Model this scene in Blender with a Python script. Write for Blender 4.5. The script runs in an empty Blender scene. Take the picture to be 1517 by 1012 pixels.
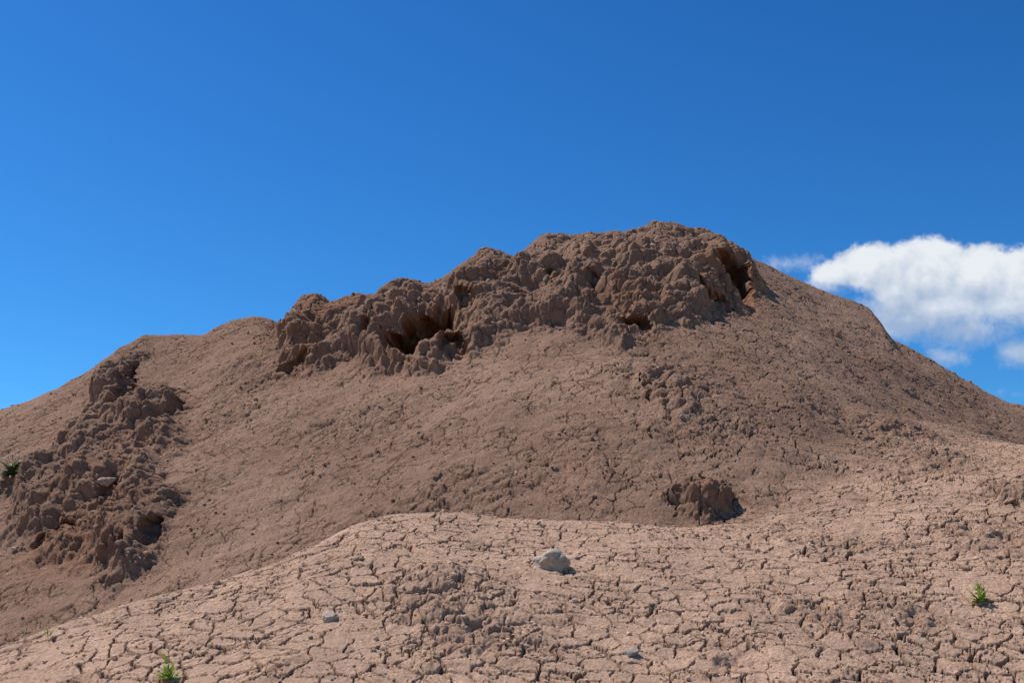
import bpy, math, random, time
import numpy as np
from mathutils import Vector
T0=time.time()
rng=np.random.default_rng(7); random.seed(7)
F=np.float32
# ------------------------------------------------------------------ camera
CAMZ=1.6; K=0.8/1517.0; TH=math.radians(14.9)
scene=bpy.context.scene
cd=bpy.data.cameras.new("camera"); cam=bpy.data.objects.new("camera",cd)
scene.collection.objects.link(cam); scene.camera=cam
cd.lens=45; cd.sensor_width=36; cd.clip_start=0.05; cd.clip_end=6000
cam.location=(0,0,CAMZ); cam.rotation_euler=(math.radians(90)+TH,0,0)
def ray(px,py):
    u=(px-758.5)*K; w=(506-py)*K
    dy=math.cos(TH)-w*math.sin(TH); dz=math.sin(TH)+w*math.cos(TH)
    return u/dy, dz/dy
# ------------------------------------------------------------------ noise
GA=rng.uniform(0,2*math.pi,256); GX=np.cos(GA).astype(F); GY=np.sin(GA).astype(F)
def hsh(ix,iy,s):
    h=(ix.astype(np.uint32)*np.uint32(374761393)+iy.astype(np.uint32)*np.uint32(668265263)+np.uint32((s*2246822519)&0xffffffff))
    h=(h^(h>>np.uint32(13)))*np.uint32(1274126177)
    return h^(h>>np.uint32(16))
def perlin(x,y,s):
    fx=np.floor(x);fy=np.floor(y);ix=fx.astype(np.int32);iy=fy.astype(np.int32)
    dx=(x-fx).astype(F);dy=(y-fy).astype(F)
    sx=dx*dx*dx*(dx*(dx*6-15)+10);sy=dy*dy*dy*(dy*(dy*6-15)+10)
    def g(ox,oy):
        h=(hsh(ix+ox,iy+oy,s)&np.uint32(255)).astype(np.int32)
        return GX[h]*(dx-ox)+GY[h]*(dy-oy)
    a=g(0,0);b=g(1,0);a=a+(b-a)*sx
    c=g(0,1);d=g(1,1);c=c+(d-c)*sx
    return (a+(c-a)*sy)*F(1.4)
def fbm(x,y,f,o,s,gain=0.5,bill=False):
    r=0;a=1.0;t=0
    for i in range(o):
        n=perlin(x*F(f)+F(13.7*i),y*F(f)-F(7.3*i),s+i)
        if bill: n=np.abs(n)*2-F(.5)
        r=r+n*F(a);t+=a;a*=gain;f*=2.03
    return r/F(t)
def worley(x,y,f,s,jit=0.92):
    X=x*F(f);Y=y*F(f);fx=np.floor(X);fy=np.floor(Y);ix=fx.astype(np.int32);iy=fy.astype(np.int32)
    lx=(X-fx).astype(F);ly=(Y-fy).astype(F)
    d1=np.full(X.shape,9,F);d2=np.full(X.shape,9,F)
    x1=np.zeros(X.shape,F);y1=x1.copy();x2=x1.copy();y2=x1.copy();idn=x1.copy()
    for oy in(-1,0,1):
        for ox in(-1,0,1):
            h=hsh(ix+ox,iy+oy,s)
            rx=((h&np.uint32(1023)).astype(F)/1023-F(.5))*F(jit)+F(.5+ox)-lx
            ry=(((h>>np.uint32(10))&np.uint32(1023)).astype(F)/1023-F(.5))*F(jit)+F(.5+oy)-ly
            d=rx*rx+ry*ry
            c=d<d1; c2=(~c)&(d<d2)
            x2=np.where(c,x1,np.where(c2,rx,x2));y2=np.where(c,y1,np.where(c2,ry,y2));d2=np.where(c,d1,np.where(c2,d,d2))
            x1=np.where(c,rx,x1);y1=np.where(c,ry,y1);d1=np.where(c,d,d1)
            idn=np.where(c,((h>>np.uint32(20))&np.uint32(1023)).astype(F)/1023,idn)
    e=(d2-d1)/(2*np.sqrt((x2-x1)**2+(y2-y1)**2)+F(1e-4))
    return np.sqrt(d1),e,idn,x1,y1
def sstep(a,b,x):
    t=np.clip((x-a)/(b-a),0,1);return t*t*(3-2*t)
# ------------------------------------------------------------------ base land form
ridge=[(-60,628),(0,607),(50,592),(95,572),(140,545),(180,517),(215,499),(260,497),(305,494),(320,486),(345,476),(380,469),(405,471),(420,477),(430,462),(450,442),(470,439),(490,446),(520,438),(560,434),(600,416),(640,416),(665,406),(700,382),(720,370),(745,374),(770,376),(790,362),(805,350),(830,348),(880,346),(940,340),(970,332),(1010,336),(1045,343),(1070,357),(1100,377),(1140,396),(1180,415),(1220,432),(1260,448),(1285,461),(1300,480),(1310,494),(1340,512),(1380,535),(1420,558),(1460,580),(1490,594),(1517,602),(1600,640)]
R=[]
for px,py in ridge:
    a,b=ray(px,py); d=8+0.22*math.sin(px/150.0)
    R.append((a*d,d,CAMZ+b*d))
R=[(-12,7.6,-0.6),(-8,7.8,1.0),(-5,7.9,2.4)]+R+[(5.2,8,2.6),(8,7.8,1.2),(12,7.6,-0.6)]
R=np.array(R)
gx=np.linspace(-12,12,4801)
zr=np.interp(gx,R[:,0],R[:,2]); yr=np.interp(gx,R[:,0],R[:,1])
def blur(a,s):
    n=int(s/0.005*3); k=np.exp(-0.5*(np.arange(-n,n+1)*0.005/s)**2);k/=k.sum()
    return np.convolve(np.pad(a,n,mode='edge'),k,mode='valid')
zr_d=blur(zr,0.015); zr_d=zr_d+0.6*(zr_d-blur(zr,0.12)); zr_s=blur(zr,0.33); yr_s=blur(yr,0.2)
crest=[(0,962,3.6),(100,925,3.65),(200,892,3.7),(300,868,3.75),(380,850,3.85),(450,820,4.0),(520,785,4.15),(570,768,4.25),(640,762,4.3),(760,770,4.3),(900,777,4.3),(1000,782,4.3),(1100,777,4.35),(1200,768,4.5),(1270,748,4.65),(1350,720,4.85),(1430,690,5.1),(1517,665,5.3)]
C=[]
for px,py,d in crest:
    a,b=ray(px,py);C.append((a*d,d,CAMZ+b*d))
C=[(-9,3.4,-0.6),(-4,3.5,1.1),(-2.4,3.55,1.55)]+C+[(3.4,5.5,2.5),(6,5.5,1.6),(10,5.5,-0.6)]
C=np.array(C)
zc=blur(np.interp(gx,C[:,0],C[:,2]),0.06); yc=blur(np.interp(gx,C[:,0],C[:,1]),0.12)
def smax(a,b,k):
    h=np.clip(0.5+0.5*(a-b)/k,0,1);return b+(a-b)*h+k*h*(1-h)
def base(x,y,parts=False):
    Zd=np.interp(x,gx,zr_d);Zs=np.interp(x,gx,zr_s);Y=np.interp(x,gx,yr_s)
    t=Y-y
    w=np.exp(-(t/0.42)**2)
    Z=Zs+(Zd-Zs)*w
    front=Z-0.70*t-0.05*np.sin(np.clip(t,0,4)*1.6)
    back=Z+0.62*t
    m=-smax(-front,-back,0.12)+0.025
    Zc=np.interp(x,gx,zc);Yc=np.interp(x,gx,yc);u=Yc-y
    rt=np.clip((x-0.5)/1.2,0,1);rt=rt*rt*(3-2*rt)
    ff=Zc-0.34*u-0.05*u*u
    fb=Zc+(0.30-0.46*rt)*u-0.5*np.maximum(0,-u-1.0)
    f=-smax(-ff,-fb,0.10)+0.025
    z=smax(m,f,0.10+0.30*rt)
    z=smax(z,np.full_like(z,-0.25),0.3)
    if parts: return z,f-m
    return z
def site(px,py):
    a,b=ray(px,py); ys=np.arange(2.3,8.6,0.004)
    z=base(a*ys,ys); hit=np.where(z>=CAMZ+b*ys)[0]
    if len(hit)==0:
        i=np.argmax((z-CAMZ)/ys)
    else: i=hit[0]
    return a*ys[i],ys[i]
# ------------------------------------------------------------------ grid
ya=np.concatenate([np.linspace(0.0,2.5,60,endpoint=False),np.arange(2.5,4.7,0.0042),np.arange(4.7,8.7,0.0060),np.linspace(8.7,19,120)])
ud=np.linspace(-1.13,1.13,1500)
uo=1.13+np.geomspace(0.01,7,70)
ua=np.concatenate([-uo[::-1],ud,uo])
wy=np.maximum(0.415*ya,0.9)
X=(ua[None,:]*wy[:,None]);Y=np.repeat(ya[:,None],len(ua),1)
NR,NC=X.shape
Z,fm=base(X,Y,True)
e=0.01
nx=-(base(X+e,Y)-base(X-e,Y))/(2*e);ny=-(base(X,Y+e)-base(X,Y-e))/(2*e)
l=np.sqrt(nx*nx+ny*ny+1);nx/=l;ny/=l;nz=1/l
x=X.astype(F);y=Y.astype(F);v=(Y*1.2).astype(F)
print("grid",NR,NC,time.time()-T0)
Yr=np.interp(X,gx,yr_s);t=(Yr-Y).astype(F)
w1=fbm(x,v,2.2,3,11);w2=fbm(x,v,2.2,3,23)
w3=fbm(x,v,9,3,31);w4=fbm(x,v,9,3,47)
w5=fbm(x,v,22,3,33,.6);w6=fbm(x,v,22,3,49,.6)
wide=sstep(.2,1.3,x)
isF=sstep(-0.06-.22*wide,0.10+.30*wide,fm+(.10+.25*wide)*w3+.06*w5+.25*wide*w1).astype(F)      # foreground shoulder
wx=x+0.10*w1+0.045*w3+.02*w5;wyy=y+0.10*w2+0.045*w4+.02*w6
def ell(px,py,rx,ry,rot=0,soft=0.35,warp=1.0,full=False):
    cx,cy=site(px,py);y0=site(px,py+ry)[1];y1=site(px,py-ry)[1]
    RY=max(0.02,min((y1-y0)/2,ry*K*cy*2.6));RX=rx*K*cy;cy=(y0+y1)/2 if (y1-y0)/2<=RY+1e-6 else cy
    a=math.radians(rot);dx=(x+(wx-x)*F(warp))-F(cx);dy=(y+(wyy-y)*F(warp))-F(cy)
    dx=dx/F(RX);dy=dy/F(RY)
    p=dx*math.cos(a)+dy*math.sin(a);q=-dx*math.sin(a)+dy*math.cos(a)
    r=np.sqrt(p*p+q*q)
    if full: return sstep(1+soft,1-soft,r),p,q
    return sstep(1+soft,1-soft,r)
def poly_sdf(P,PX,PY):
    d=np.full(PX.shape,1e9,F);s=np.ones(PX.shape,F);n=len(P)
    for i in range(n):
        ax,ay=P[i];bx,by=P[i-1]
        ex,ey=bx-ax,by-ay;qx=PX-F(ax);qy=PY-F(ay)
        tt=np.clip((qx*ex+qy*ey)/(ex*ex+ey*ey+1e-9),0,1)
        d=np.minimum(d,(qx-ex*tt)**2+(qy-ey*tt)**2)
        c1=PY>=ay;c2=PY<by;c3=ex*qy>ey*qx
        fl=(c1&c2&c3)|((~c1)&(~c2)&(~c3));s=np.where(fl,-s,s)
    return s*np.sqrt(d)
# --- eroded crust bands
low=[(418,470),(402,505),(430,540),(470,548),(520,525),(560,548),(600,556),(650,546),(690,522),(730,508),(780,486),(830,484),(880,500),(930,518),(975,495),(1020,474),(1060,466),(1100,446),(1122,428),(1108,395),(1085,368)]
P1=[site(*p) for p in low]; P1+=[(P1[-1][0],9.2),(P1[0][0],9.2)]
s1=poly_sdf(P1,wx,wyy)
left=[(20,700),(40,805),(90,830),(140,800),(170,870),(215,832),(260,785),(235,720),(268,655),(262,600),(215,592),(192,560),(196,510),(165,530),(120,640),(60,680)]
P2=[site(*p) for p in left]; s2=poly_sdf(P2,wx,wyy)
rise1=sstep(0.06,-0.08,s1);rise2=sstep(0.06,-0.08,s2)
taper=sstep(0.10,0.85,t)
calm=0.22+0.78*sstep(0.05,0.55,t)
D=rise1*taper*(0.075+0.06*w1) + rise2*(0.06+0.05*w2)*sstep(0.1,0.7,t)
rough=np.clip(sstep(.16,-.10,s1)*0.62+sstep(.16,-.10,s2)*0.62,0,1)
band=np.clip(rise1+.8*rise2,0,1)
print("masks",time.time()-T0)
# lumps: px,py,rx,ry,amp,rough
for a in [(735,388,30,20,.06,.5),(600,455,45,28,.07,.5),(470,480,45,35,.05,.45),(985,405,60,45,.06,.5),(900,410,60,30,.02,.35),(1080,388,38,25,.06,.4),
          (860,440,30,22,.05,.6),(700,440,35,28,.05,.6),(930,455,35,25,.06,.75),(800,405,30,18,.05,.6),
          (235,612,26,20,.07,.75),(170,575,28,42,.04,.6),(160,720,32,30,.05,.6),(80,745,50,40,.035,.6),(215,780,40,40,.05,.65),
          (1000,575,50,42,.022,.65),(1042,742,36,24,.07,.6),(1330,640,60,20,.015,.55),(1390,680,50,22,.015,.55),(540,490,25,22,.05,.6),
          (1500,735,30,18,.03,.6),(660,890,90,40,.010,.4)]:
    m=ell(*a[:4],soft=.45);D=D+m*F(a[4])*(calm if a[1]<520 else 1);rough=np.maximum(rough,m*F(a[5]))
# hollows scooped back into the slope under a brow (sheet pushed horizontally inwards)
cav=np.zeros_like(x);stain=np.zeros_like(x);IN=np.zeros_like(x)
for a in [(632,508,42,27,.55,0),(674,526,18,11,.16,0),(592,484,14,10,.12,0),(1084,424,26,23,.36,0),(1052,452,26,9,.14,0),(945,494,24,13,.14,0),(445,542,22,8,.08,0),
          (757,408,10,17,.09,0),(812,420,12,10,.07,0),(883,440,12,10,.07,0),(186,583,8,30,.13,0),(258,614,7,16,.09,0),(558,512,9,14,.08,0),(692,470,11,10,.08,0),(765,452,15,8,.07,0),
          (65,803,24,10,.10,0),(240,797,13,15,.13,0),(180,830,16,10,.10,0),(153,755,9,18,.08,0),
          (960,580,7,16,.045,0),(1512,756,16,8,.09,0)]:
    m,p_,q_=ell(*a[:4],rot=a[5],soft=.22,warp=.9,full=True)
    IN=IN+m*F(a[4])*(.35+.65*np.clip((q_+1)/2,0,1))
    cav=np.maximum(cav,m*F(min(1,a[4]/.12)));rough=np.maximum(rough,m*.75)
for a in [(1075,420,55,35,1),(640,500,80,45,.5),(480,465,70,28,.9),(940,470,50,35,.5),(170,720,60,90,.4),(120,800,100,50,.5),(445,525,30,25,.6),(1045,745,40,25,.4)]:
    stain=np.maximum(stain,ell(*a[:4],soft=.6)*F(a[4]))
for a in [(680,920,85,60,.42),(1230,920,70,30,.42),(1330,900,60,25,.4),(1060,960,60,25,.35),(1440,800,80,30,.4),(1290,650,50,30,.5),(1400,700,90,40,.45),(520,640,120,50,.25),(700,730,260,30,.35),(330,620,60,50,.3),(1250,800,90,25,.35),(1020,590,90,60,.35),(380,560,50,30,.3)]:
    rough=np.maximum(rough,ell(*a[:4],soft=.7,warp=2)*F(a[4]))
pn=fbm(x,v,1.7,4,77);pn2=fbm(x,v,5.0,4,79,.6)
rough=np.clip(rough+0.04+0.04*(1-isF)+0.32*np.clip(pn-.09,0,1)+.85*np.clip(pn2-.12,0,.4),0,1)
print("features",time.time()-T0)
# --- noise relief
D=D+0.045*w1*(1-isF*.5)*calm+0.008*w3
D=D+band*0.085*fbm(x,v,3.6,2,151,.5,True)*calm
D=D+rough*0.038*fbm(x,v,7.5,4,101,.48,True)*calm
cx_=x+0.02*w3+0.008*w5;cy_=v+0.02*w4+0.008*w6
c2=.5+.5*calm
F1,E1,ID1,_,_=worley(cx_,cy_,13.5,3);D=D+(0.0005+0.046*rough)*(0.36-F1*F1)*(0.2+ID1*1.2)*c2
F2,E2,ID2,_,_=worley(cx_,cy_,34,9);D=D+(0.0014+0.018*rough)*(0.36-F2*F2)*(0.1+ID2*1.3)*c2
F3,E3,ID3,_,_=worley(cx_,cy_,90,13);D=D+(0.0034+0.006*rough)*(0.36-F3*F3)*(ID3>.3)
D=D+(0.0018+0.001*rough)*fbm(x,v,70,3,131,.6)
# sharp creases between the clods of the crust
D=D-rough*0.018*sstep(.07,.0,E1)*sstep(.2,.5,rough)
print("relief",time.time()-T0)
# --- desiccation cracks
kx=x+0.022*w3+0.012*fbm(x,v,32,3,55,.6)+0.03*w1;ky=v+0.022*w4+0.012*fbm(x,v,32,3,66,.6)+0.03*w2
_,EA,IA,ax_,ay_=worley(kx,ky,13.5,17)
_,EB,IB,_,_=worley(kx+3.1,ky,25,29)
cn=fbm(x,v,3.1,3,91);cn2=fbm(x,v,6.5,3,95)
wA=0.022+0.060*cn+0.070*cn2+0.018*isF
big_=np.zeros_like(x)
for a in [(1090,935,70,30),(1440,975,90,25),(830,960,60,20),(1000,890,50,15),(1250,965,60,20),(560,860,60,20)]:
    big_=np.maximum(big_,ell(*a,soft=.8,warp=2))
wA=np.clip(wA+.035*big_,0.0,.12)
wB=np.clip(-0.002+0.05*cn+0.10*cn2+0.010*isF,0.0,.08)
soft=1-0.9*sstep(.26,.62,rough)
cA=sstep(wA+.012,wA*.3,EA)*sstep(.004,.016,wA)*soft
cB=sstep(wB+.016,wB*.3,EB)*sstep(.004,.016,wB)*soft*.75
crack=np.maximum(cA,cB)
D=D-crack*(0.010+0.009*isF+.008*big_)
lift=np.clip(cn+.1,0,1)
D=D+soft*(0.002*(IA-.5)+(0.004+.010*lift)*(ax_*(IB-.5)+ay_*(IA-.5)))
print("cracks",time.time()-T0)
fade=sstep(2.6,1.6,np.abs(x)/wy[:,None]).astype(F)*0.999+0.001
D=D*fade;IN=IN*fade*(1+.25*w3)
dirx=nx;diry=ny-0.10*rough;dirz=nz
PX=X+dirx*D;PY=Y+diry*D+IN;PZ=Z+dirz*D-0.10*IN
V=np.stack([PX,PY,PZ],-1).astype(F)
def mesh_from(name,verts,faces,k):
    me=bpy.data.meshes.new(name);me.vertices.add(len(verts));me.vertices.foreach_set("co",np.ascontiguousarray(verts,dtype=F).ravel())
    n=len(faces);me.loops.add(n*k);me.loops.foreach_set("vertex_index",np.ascontiguousarray(faces,dtype=np.int32).ravel())
    me.polygons.add(n);me.polygons.foreach_set("loop_start",np.arange(0,n*k,k,dtype=np.int32))
    me.polygons.foreach_set("use_smooth",np.ones(n,dtype=bool))
    me.update(calc_edges=True);return me
def addcol(me,name,arr):
    a=me.color_attributes.new(name=name,type='FLOAT_COLOR',domain='POINT');a.data.foreach_set("color",np.ascontiguousarray(arr,dtype=F).ravel())
def obj(name,me,mat=None,parent=None):
    o=bpy.data.objects.new(name,me);scene.collection.objects.link(o)
    if mat: me.materials.append(mat)
    if parent: o.parent=parent
    return o
idx=np.arange(NR*NC).reshape(NR,NC)
q=np.stack([idx[:-1,:-1],idx[:-1,1:],idx[1:,1:],idx[1:,:-1]],-1).reshape(-1,4)
me=mesh_from("clay_mound",V.reshape(-1,3),q,4)
# dry bleached crust on the shoulder, darker on the steep face
rmask=1-.35*sstep(.9,2.0,x)*sstep(3.9,4.9,y)
dry=np.clip(isF*(1.0-0.75*np.clip(rough-.15,0,1))*rmask+0.07+0.38*(fbm(x,v,.9,3,201))+.2*pn+.15*pn2,0,1)
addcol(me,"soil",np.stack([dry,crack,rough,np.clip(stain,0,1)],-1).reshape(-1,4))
# ------------------------------------------------------------------ materials
def nt(mat):
    mat.use_nodes=True;n=mat.node_tree;n.nodes.clear();return n,n.nodes,n.links
def noise(N,L,vec,sc,det=4,rough_=.6):
    a=N.new('ShaderNodeTexNoise');a.inputs['Scale'].default_value=sc;a.inputs['Detail'].default_value=det;a.inputs['Roughness'].default_value=rough_;L.new(vec,a.inputs['Vector']);return a.outputs['Fac']
def mr(N,L,val,a,b,c=0,d=1):
    m=N.new('ShaderNodeMapRange');m.inputs[1].default_value=a;m.inputs[2].default_value=b;m.inputs[3].default_value=c;m.inputs[4].default_value=d;L.new(val,m.inputs[0]);return m.outputs[0]
def mix(N,L,f,a,b,mode='MIX'):
    m=N.new('ShaderNodeMix');m.data_type='RGBA';m.blend_type=mode
    for s,i in((f,0),(a,6),(b,7)):
        if hasattr(s,'links'): L.new(s,m.inputs[i])
        elif i==0: m.inputs[0].default_value=s
        else: m.inputs[i].default_value=(*s,1)
    return m.outputs[2]
def math_(N,L,op,a,b):
    m=N.new('ShaderNodeMath');m.operation=op
    for s,i in((a,0),(b,1)):
        if hasattr(s,'links'):L.new(s,m.inputs[i])
        else:m.inputs[i].default_value=s
    return m.outputs[0]
soil=bpy.data.materials.new("cracked_clay");tr,N,L=nt(soil)
out=N.new('ShaderNodeOutputMaterial');bs=N.new('ShaderNodeBsdfPrincipled');L.new(bs.outputs[0],out.inputs[0])
bs.inputs['Roughness'].default_value=.95;bs.inputs['Specular IOR Level'].default_value=.15
geo=N.new('ShaderNodeTexCoord').outputs['Object']
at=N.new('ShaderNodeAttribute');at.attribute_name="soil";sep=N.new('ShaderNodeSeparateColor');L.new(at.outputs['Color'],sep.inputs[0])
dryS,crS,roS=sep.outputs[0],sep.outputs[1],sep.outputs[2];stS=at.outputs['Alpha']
n1=noise(N,L,geo,3,5);n2=noise(N,L,geo,28,5);n3=noise(N,L,geo,160,4,.7)
c=mix(N,L,dryS,(.285,.163,.108),(.64,.405,.278))
c=mix(N,L,mr(N,L,n1,.35,.65,0,.30),c,(.27,.165,.112))
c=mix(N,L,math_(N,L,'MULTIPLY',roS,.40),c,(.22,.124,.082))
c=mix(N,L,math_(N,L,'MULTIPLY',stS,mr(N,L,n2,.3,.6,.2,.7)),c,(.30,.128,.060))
c=mix(N,L,mr(N,L,n2,.3,.7,0,1),mix(N,L,1.0,c,(.82,.81,.80),'MULTIPLY'),mix(N,L,1.0,c,(1.16,1.16,1.16),'MULTIPLY'))
c=mix(N,L,mr(N,L,n3,.3,.7,0,1),mix(N,L,1.0,c,(.68,.68,.68),'MULTIPLY'),mix(N,L,1.0,c,(1.30,1.30,1.30),'MULTIPLY'))
vo=N.new('ShaderNodeTexVoronoi');vo.inputs['Scale'].default_value=70;L.new(geo,vo.inputs['Vector'])
sc_=N.new('ShaderNodeSeparateColor');L.new(vo.outputs['Color'],sc_.inputs[0])
peb=math_(N,L,'MULTIPLY',math_(N,L,'GREATER_THAN',sc_.outputs[0],.95),math_(N,L,'LESS_THAN',vo.outputs['Distance'],.34))
c=mix(N,L,math_(N,L,'MULTIPLY',peb,.6),c,mix(N,L,sc_.outputs[1],(.24,.21,.19),(.55,.44,.36)))
c=mix(N,L,math_(N,L,'MULTIPLY',crS,.85),c,(.06,.038,.029))  # shade inside the cracks painted dark into the base colour
L.new(c,bs.inputs['Base Color'])
hb=math_(N,L,'ADD',noise(N,L,geo,110,6,.75),math_(N,L,'MULTIPLY',noise(N,L,geo,420,3,.7),.35))
bp=N.new('ShaderNodeBump');bp.inputs['Strength'].default_value=.95;bp.inputs['Distance'].default_value=.009
L.new(hb,bp.inputs['Height']);L.new(bp.outputs[0],bs.inputs['Normal'])
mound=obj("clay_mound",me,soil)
print("mound",time.time()-T0)
# surrounding ground reaching the horizon
gm=bpy.data.materials.new("bare_ground");tr,N,L=nt(gm)
out=N.new('ShaderNodeOutputMaterial');bs=N.new('ShaderNodeBsdfPrincipled');L.new(bs.outputs[0],out.inputs[0]);bs.inputs['Roughness'].default_value=.95
g=N.new('ShaderNodeTexCoord').outputs['Object']
c=mix(N,L,noise(N,L,g,.6,6),(.27,.17,.12),(.42,.28,.20));L.new(c,bs.inputs['Base Color'])
bp=N.new('ShaderNodeBump');bp.inputs['Strength'].default_value=.8;bp.inputs['Distance'].default_value=.03;L.new(noise(N,L,g,15,8,.7),bp.inputs['Height']);L.new(bp.outputs[0],bs.inputs['Normal'])
S=3000;gme=bpy.data.meshes.new("ground");gme.from_pydata([(-S,-S,0),(S,-S,0),(S,S,0),(-S,S,0)],[],[(0,1,2,3)]);obj("ground",gme,gm)
# ------------------------------------------------------------------ placement lookup on finished surface
st,ct=math.sin(TH),math.cos(TH)
dep=PY*ct+(PZ-CAMZ)*st;upc=-PY*st+(PZ-CAMZ)*ct
with np.errstate(divide='ignore',invalid='ignore'):
    SX=758.5+PX/np.maximum(dep,.01)/K;SY=506-upc/np.maximum(dep,.01)/K
def spot(px,py):
    m=(np.abs(SX-px)<5)&(np.abs(SY-py)<5)&(PY>2)
    ii=np.where(m.ravel())[0]
    if len(ii)==0: ii=np.array([np.argmin(((SX-px)**2+(SY-py)**2+(PY<2)*1e6).ravel())])
    j=ii[np.argmin(PY.ravel()[ii])];p=V.reshape(-1,3)[j]
    return Vector([float(a) for a in p])
# ------------------------------------------------------------------ stones
def rock_mat(name,c1,c2,c3):
    m=bpy.data.materials.new(name);tr,N,L=nt(m)
    out=N.new('ShaderNodeOutputMaterial');bs=N.new('ShaderNodeBsdfPrincipled');L.new(bs.outputs[0],out.inputs[0]);bs.inputs['Roughness'].default_value=.9
    g=N.new('ShaderNodeTexCoord').outputs['Object']
    c=mix(N,L,mr(N,L,noise(N,L,g,30,5),.35,.65),c1,c2);c=mix(N,L,mr(N,L,noise(N,L,g,90,5,.7),.5,.75),c,c3);L.new(c,bs.inputs['Base Color'])
    bp=N.new('ShaderNodeBump');bp.inputs['Strength'].default_value=.9;bp.inputs['Distance'].default_value=.008;L.new(noise(N,L,g,90,7,.75),bp.inputs['Height']);L.new(bp.outputs[0],bs.inputs['Normal'])
    return m
import bmesh
def rock(name,loc,size,sq,mat,seed,sink=.25,tilt=.5):
    r=random.Random(seed);bm=bmesh.new();bmesh.ops.create_icosphere(bm,subdivisions=5,radius=1)
    pl=[(Vector((r.gauss(0,1),r.gauss(0,1),r.gauss(0,1))).normalized(),r.uniform(.55,.85)) for _ in range(16)]
    from mathutils import noise as mn
    for vv in bm.verts:
        p=vv.co.copy()
        for n,d in pl:
            k=p.dot(n)
            if k>d:p-=n*(k-d)*.92
        p+=p.normalized()*(mn.fractal(p*2.5+Vector((seed,0,0)),.9,2.1,5)*.13)
        vv.co=Vector((p.x*sq[0],p.y*sq[1],p.z*sq[2]))*size
    me=bpy.data.meshes.new(name);bm.to_mesh(me);bm.free()
    for p in me.polygons:p.use_smooth=True
    o=obj(name,me,mat);o.location=loc+Vector((0,0,size*sq[2]*(.5-sink)));o.rotation_euler=(tilt,r.uniform(-.2,.05),r.uniform(-.4,.4));return o
pale=rock_mat("pale_limestone",(.54,.43,.34),(.36,.28,.22),(.66,.56,.46))
clod=rock_mat("clay_clod",(.44,.29,.20),(.32,.20,.14),(.52,.36,.26))
grey=rock_mat("grey_stone",(.34,.30,.27),(.24,.20,.18),(.42,.37,.33))
rock("stone",spot(823,838),.060,(1.08,.85,.74),pale,3,.15,.55)
rock("stone",spot(486,915),.026,(1,.8,.7),pale,5)
rock("stone",spot(528,826),.018,(1.2,.7,.6),clod,6)
rock("stone",spot(936,967),.018,(1.2,.8,.6),grey,8)
rock("stone",spot(318,862),.014,(1,.8,.8),clod,10)
rock("clay_clod",spot(160,712),.042,(1.3,.9,.6),clod,14)
rock("clay_clod",spot(247,888),.020,(1.3,.9,.6),clod,15)
# ------------------------------------------------------------------ gravel (one mesh)
bm=bmesh.new();bmesh.ops.create_icosphere(bm,subdivisions=2,radius=1);bm.verts.ensure_lookup_table()
bv=np.array([v_.co[:] for v_ in bm.verts]);bf=np.array([[v_.index for v_ in f.verts] for f in bm.faces]);bm.free()
VAR=[]
for i in range(12):
    p=bv.copy()
    for _ in range(9):
        n=rng.normal(size=3);n/=np.linalg.norm(n);d=rng.uniform(.5,.85);k=p@n;p-=np.clip(k-d,0,None)[:,None]*n*.95
    p+=rng.normal(size=p.shape)*.04;VAR.append(p)
NG=16000
wgt=((rough**1.6)*.9+.08)*(np.abs(X)<wy[:,None]*1.15)*(Y>2.6)*(Y<8.6)*(1-cav*.3)
wgt*=np.clip(Y/4,.6,2)
cs=np.cumsum(wgt.ravel());pick=np.searchsorted(cs,rng.uniform(0,cs[-1],NG));pick=np.minimum(pick,NR*NC-1)
pos=V.reshape(-1,3)[pick]
siz=0.0028*(rng.pareto(2.4,NG)+1);siz=np.clip(siz,.0025,np.where(isF.ravel()[pick]>.5,.009,np.where(rough.ravel()[pick]>.5,.018,.010)))
GV=np.zeros((NG,len(bv),3),F);GC=np.ones((NG,len(bv),4),F)
pd=dry.ravel()[pick]
for i in range(NG):
    a=rng.uniform(0,6.28);ca,sa=math.cos(a),math.sin(a);p=VAR[i%12]*np.array([1,rng.uniform(.6,1),rng.uniform(.5,.9)])
    xx=p[:,0]*ca-p[:,1]*sa;yy=p[:,0]*sa+p[:,1]*ca
    GV[i]=np.stack([xx,yy,p[:,2]],-1)*siz[i]+pos[i]+np.array([0,-.25,.15])*siz[i]
    b=rng.uniform(.85,1.35);c0=np.array([.30,.173,.115])*(1-pd[i])+np.array([.60,.385,.268])*pd[i]
    if rng.random()<.05:c0=np.array([.32,.27,.24])
    elif rng.random()<.03:c0=np.array([.52,.42,.34])
    GC[i,:,:3]=c0*b
GFc=(bf[None]+(np.arange(NG)*len(bv))[:,None,None]).reshape(-1,3)
gme=mesh_from("gravel",GV.reshape(-1,3),GFc,3);addcol(gme,"tone",GC.reshape(-1,4))
gmt=bpy.data.materials.new("gravel_clods");tr,N,L=nt(gmt)
out=N.new('ShaderNodeOutputMaterial');bs=N.new('ShaderNodeBsdfPrincipled');L.new(bs.outputs[0],out.inputs[0]);bs.inputs['Roughness'].default_value=.95;bs.inputs['Specular IOR Level'].default_value=.2
a=N.new('ShaderNodeAttribute');a.attribute_name="tone";g=N.new('ShaderNodeTexCoord').outputs['Object']
c=mix(N,L,mr(N,L,noise(N,L,g,250,3),.3,.7),mix(N,L,1.0,a.outputs['Color'],(.75,.75,.75),'MULTIPLY'),a.outputs['Color']);L.new(c,bs.inputs['Base Color'])
obj("gravel",gme,gmt)
print("gravel",time.time()-T0)
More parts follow.
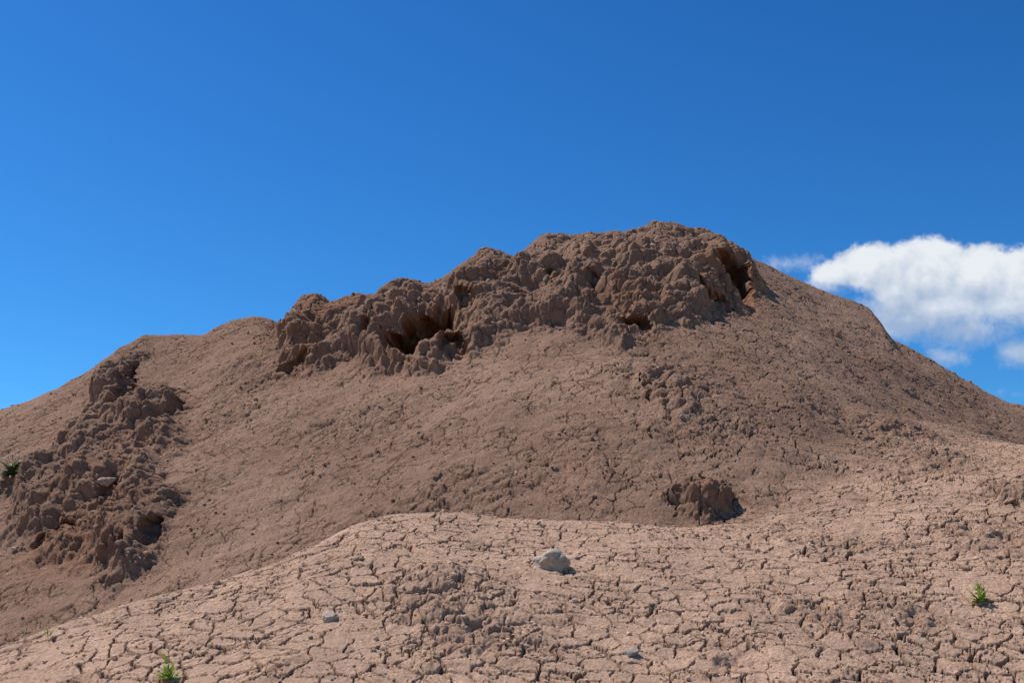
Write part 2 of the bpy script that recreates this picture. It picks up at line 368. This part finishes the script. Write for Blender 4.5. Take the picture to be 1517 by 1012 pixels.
# ------------------------------------------------------------------ weeds
def leaf_mat(name,c1,c2):
    m=bpy.data.materials.new(name);tr,N,L=nt(m)
    out=N.new('ShaderNodeOutputMaterial');bs=N.new('ShaderNodeBsdfPrincipled');ts=N.new('ShaderNodeBsdfTranslucent');mx=N.new('ShaderNodeMixShader');mx.inputs[0].default_value=.35
    L.new(bs.outputs[0],mx.inputs[1]);L.new(ts.outputs[0],mx.inputs[2]);L.new(mx.outputs[0],out.inputs[0]);bs.inputs['Roughness'].default_value=.5
    g=N.new('ShaderNodeTexCoord').outputs['Object'];c=mix(N,L,mr(N,L,noise(N,L,g,60,3),.35,.65),c1,c2);L.new(c,bs.inputs['Base Color']);L.new(c,ts.inputs[0]);return m
green=leaf_mat("weed_leaf",(.14,.22,.03),(.30,.40,.05));dgreen=leaf_mat("dark_leaf",(.07,.12,.04),(.14,.20,.08));strw=leaf_mat("dry_grass",(.34,.30,.12),(.22,.25,.08))
petal=leaf_mat("petal",(.75,.68,.70),(.6,.5,.55))
def leaves(name,n,ln,wd,mat,parent,seed,up=(.3,1.2),oz=0.0,curl=.8):
    r=random.Random(seed);vs=[];fs=[]
    for i in range(n):
        az=r.uniform(0,6.283);el=r.uniform(*up);l=ln*r.uniform(.55,1.1);w=wd*r.uniform(.7,1.1);h0=r.uniform(0,oz) if oz else 0
        p=Vector((r.uniform(-.004,.004),r.uniform(-.004,.004),h0));S_=7;b=len(vs);sd=Vector((-math.sin(az),math.cos(az),0))
        for s in range(S_+1):
            u=s/S_;ww=w*(math.sin(math.pi*min(1,u*.93+.07))**.8)*(1-u*.3)*.5+.0004
            dr=Vector((math.cos(az)*math.cos(el),math.sin(az)*math.cos(el),math.sin(el)))
            nn=dr.cross(sd)
            vs+= [p-sd*ww-nn*ww*.35,p.copy(),p+sd*ww-nn*ww*.35]
            p=p+dr*(l/S_);el-=curl*r.uniform(.6,1.4)/S_
        for s in range(S_):
            a=b+s*3;fs+=[(a,a+1,a+4,a+3),(a+1,a+2,a+5,a+4)]
    me=bpy.data.meshes.new(name);me.from_pydata([tuple(q) for q in vs],[],fs)
    for p in me.polygons:p.use_smooth=True
    return obj(name,me,mat,parent)
def stems(name,ends,rad,mat,parent):
    vs=[];fs=[]
    for e_ in ends:
        b=len(vs)
        for s in range(5):
            u=s/4;c0=Vector((e_[0]*u*u,e_[1]*u*u,e_[2]*u))
            for k in range(5):
                a=k*1.2566;vs.append(tuple(c0+Vector((math.cos(a),math.sin(a),0))*rad*(1-.5*u)))
        for s in range(4):
            for k in range(5):
                fs.append((b+s*5+k,b+s*5+(k+1)%5,b+s*5+5+(k+1)%5,b+s*5+5+k))
    me=bpy.data.meshes.new(name);me.from_pydata(vs,[],fs);return obj(name,me,mat,parent)
def plant(name,loc):
    o=bpy.data.objects.new(name,None);scene.collection.objects.link(o);o.location=loc;o.empty_display_size=.05;return o
w=plant("weed_plant",spot(1457,888));leaves("leaf_rosette",16,.055,.014,green,w,1,(.1,1.2));stems("stem",[(.005,0,.05),(-.01,0,.04)],.0015,green,w);leaves("upper_leaves",9,.032,.011,green,w,2,(.4,1.3),.045)
w=plant("weed_plant",spot(247,1006));leaves("leaf_rosette",13,.048,.011,green,w,3,(.5,1.4));stems("stem",[(.0,0,.05)],.0015,green,w);leaves("upper_leaves",7,.028,.010,green,w,4,(.4,1.3),.04)
w=plant("flowering_weed",spot(12,706));leaves("leaf_rosette",48,.095,.027,dgreen,w,5,(.0,1.3),.03);
en=[(.03,-.03,.10),(-.03,-.03,.085),(.045,-.02,.07),(-.005,-.05,.095),(.01,-.03,.11)];stems("stem",en,.002,dgreen,w)
for i,e_ in enumerate(en):
    f=leaves("flower_%d"%(i+1),12,.014,.006,petal,w,20+i,(.0,1.4));f.location=e_
for i,(px,py,n,ln) in enumerate([(712,760,8,.022),(76,668,7,.03),(33,934,10,.04),(70,938,9,.03)]):
    w=plant("grass_tuft",spot(px,py));leaves("blades",n,ln,.003,strw if i%2==0 else green,w,40+i,(.7,1.5),0,.6)
# ------------------------------------------------------------------ cloud (far, curved glowing sheet, light and shade painted into its colour)
DC=1500.0
cpx=np.arange(1090,1900,1.1);cpy=np.arange(300,660,1.1)
CX,CY=np.meshgrid(cpx,cpy)
def cell(a,b,rx,ry):return 1-np.sqrt(((CX-a)/rx)**2+((CY-b)/ry)**2)
m=np.full(CX.shape,-9.0)
for a in [(1240,408,44,26),(1290,398,62,42),(1375,405,85,58),(1455,412,80,54),(1540,420,110,62),(1400,455,110,40),(1500,455,120,46),(1340,435,70,38),(1650,430,120,80)]:
    m=np.maximum(m,cell(*a)*min(a[2],a[3])/50)
m2=np.full(CX.shape,-9.0)
for a in [(1165,392,50,20),(1512,522,46,32),(1395,530,40,18),(1505,585,34,12),(1330,470,90,44),(1425,485,110,36),(1225,425,50,22),(1600,520,90,40),(1545,515,50,36)]:
    m2=np.maximum(m2,cell(*a)*min(a[2],a[3])/50)
cx=(CX/100).astype(F);cy=(CY/100).astype(F)
q1=fbm(cx,cy,1.1,2,301);q2=fbm(cx,cy,1.1,2,311)
bil=fbm(cx+.12*q1,cy+.12*q2,2.2,6,321,.6,True);fb=fbm(cx+.2*q2,cy+.2*q1,2.0,7,341,.6)
low_=np.clip((CY-415)/75,0,1)
d1=m-0.20*bil*(1-low_)+.42*fb*(.45+low_)
den=sstep(0.0,0.24+.45*low_,d1)*(1-.3*low_)
den2=sstep(-.02,.65,m2+.5*fb)*.8
alpha=np.clip(1-(1-den)*(1-den2),0,1)
big=fbm(cx,cy,1.3,5,361,.5);mid=fbm(cx+.1*q2,cy,3.2,5,371,.6)
hgt=np.clip(m,0,.8)*.8+.10*(-bil)+.3*big+.12*mid
rl=hgt-np.roll(np.roll(hgt,14,0),8,1)
lit=np.clip(.72-.48*low_+rl*1.2+.55*big+.25*mid,0,1)  # painted sun relief: bright lit sides, grey-blue shaded underside
colr=np.array([.42,.53,.70])[None,None]*(1-lit[...,None])+np.array([.86,.90,.95])[None,None]*lit[...,None]
CV=np.zeros(CX.shape+(3,))
uu=(CX-758.5)*K;ww=(506-CY)*K
dyy=math.cos(TH)-ww*math.sin(TH);dzz=math.sin(TH)+ww*math.cos(TH)
dist=DC-60*hgt
CV[...,0]=uu/dyy*dist;CV[...,1]=dist;CV[...,2]=CAMZ+dzz/dyy*dist
alpha*=sstep(1092,1130,CX)*sstep(1898,1800,CX)*sstep(302,325,CY)*sstep(658,630,CY)
r_,c_=CX.shape;ii=np.arange(r_*c_).reshape(r_,c_)
cme=mesh_from("cloud",CV.reshape(-1,3),np.stack([ii[:-1,:-1],ii[:-1,1:],ii[1:,1:],ii[1:,:-1]],-1).reshape(-1,4),4)
addcol(cme,"vapour",np.concatenate([colr,alpha[...,None]],-1).reshape(-1,4))
cm=bpy.data.materials.new("cloud_painted_glow");tr,N,L=nt(cm)
out=N.new('ShaderNodeOutputMaterial');em=N.new('ShaderNodeEmission');tp=N.new('ShaderNodeBsdfTransparent');mx=N.new('ShaderNodeMixShader')
a=N.new('ShaderNodeAttribute');a.attribute_name="vapour";L.new(a.outputs['Color'],em.inputs[0]);em.inputs[1].default_value=.95  # emission shows the painted light; the sun does not light the cloud
L.new(a.outputs['Alpha'],mx.inputs[0]);L.new(tp.outputs[0],mx.inputs[1]);L.new(em.outputs[0],mx.inputs[2]);L.new(mx.outputs[0],out.inputs[0])
obj("cloud",cme,cm)
# ------------------------------------------------------------------ light
sd=Vector((-.46,.18,.87)).normalized()
sl=bpy.data.lights.new("sun",'SUN');sl.energy=5.0;sl.angle=math.radians(.5);sl.color=(1,.95,.86)
so=bpy.data.objects.new("sun",sl);scene.collection.objects.link(so);so.rotation_euler=sd.to_track_quat('Z','Y').to_euler()
wd=bpy.data.worlds.new("World");scene.world=wd;wd.use_nodes=True;wn=wd.node_tree;N=wn.nodes;L=wn.links;N.clear()
wo=N.new('ShaderNodeOutputWorld');bg=N.new('ShaderNodeBackground');sk=N.new('ShaderNodeTexSky');sk.sky_type='NISHITA';sk.sun_disc=False
sk.sun_elevation=math.asin(sd.z);sk.sun_rotation=math.atan2(sd.x,sd.y);sk.altitude=300;sk.air_density=1.0;sk.dust_density=.3;sk.ozone_density=3
hs=N.new('ShaderNodeHueSaturation');hs.inputs['Saturation'].default_value=1.25
ga=N.new('ShaderNodeGamma');ga.inputs[1].default_value=1.45
L.new(sk.outputs[0],hs.inputs['Color']);L.new(hs.outputs[0],ga.inputs[0])
tn=mix(N,L,1.0,ga.outputs[0],(.47,.68,.65),'MULTIPLY')
L.new(tn,bg.inputs[0]);bg.inputs[1].default_value=.10;L.new(bg.outputs[0],wo.inputs[0])
scene.view_settings.view_transform='Standard';scene.view_settings.look='None';scene.view_settings.exposure=0
print("done",time.time()-T0)
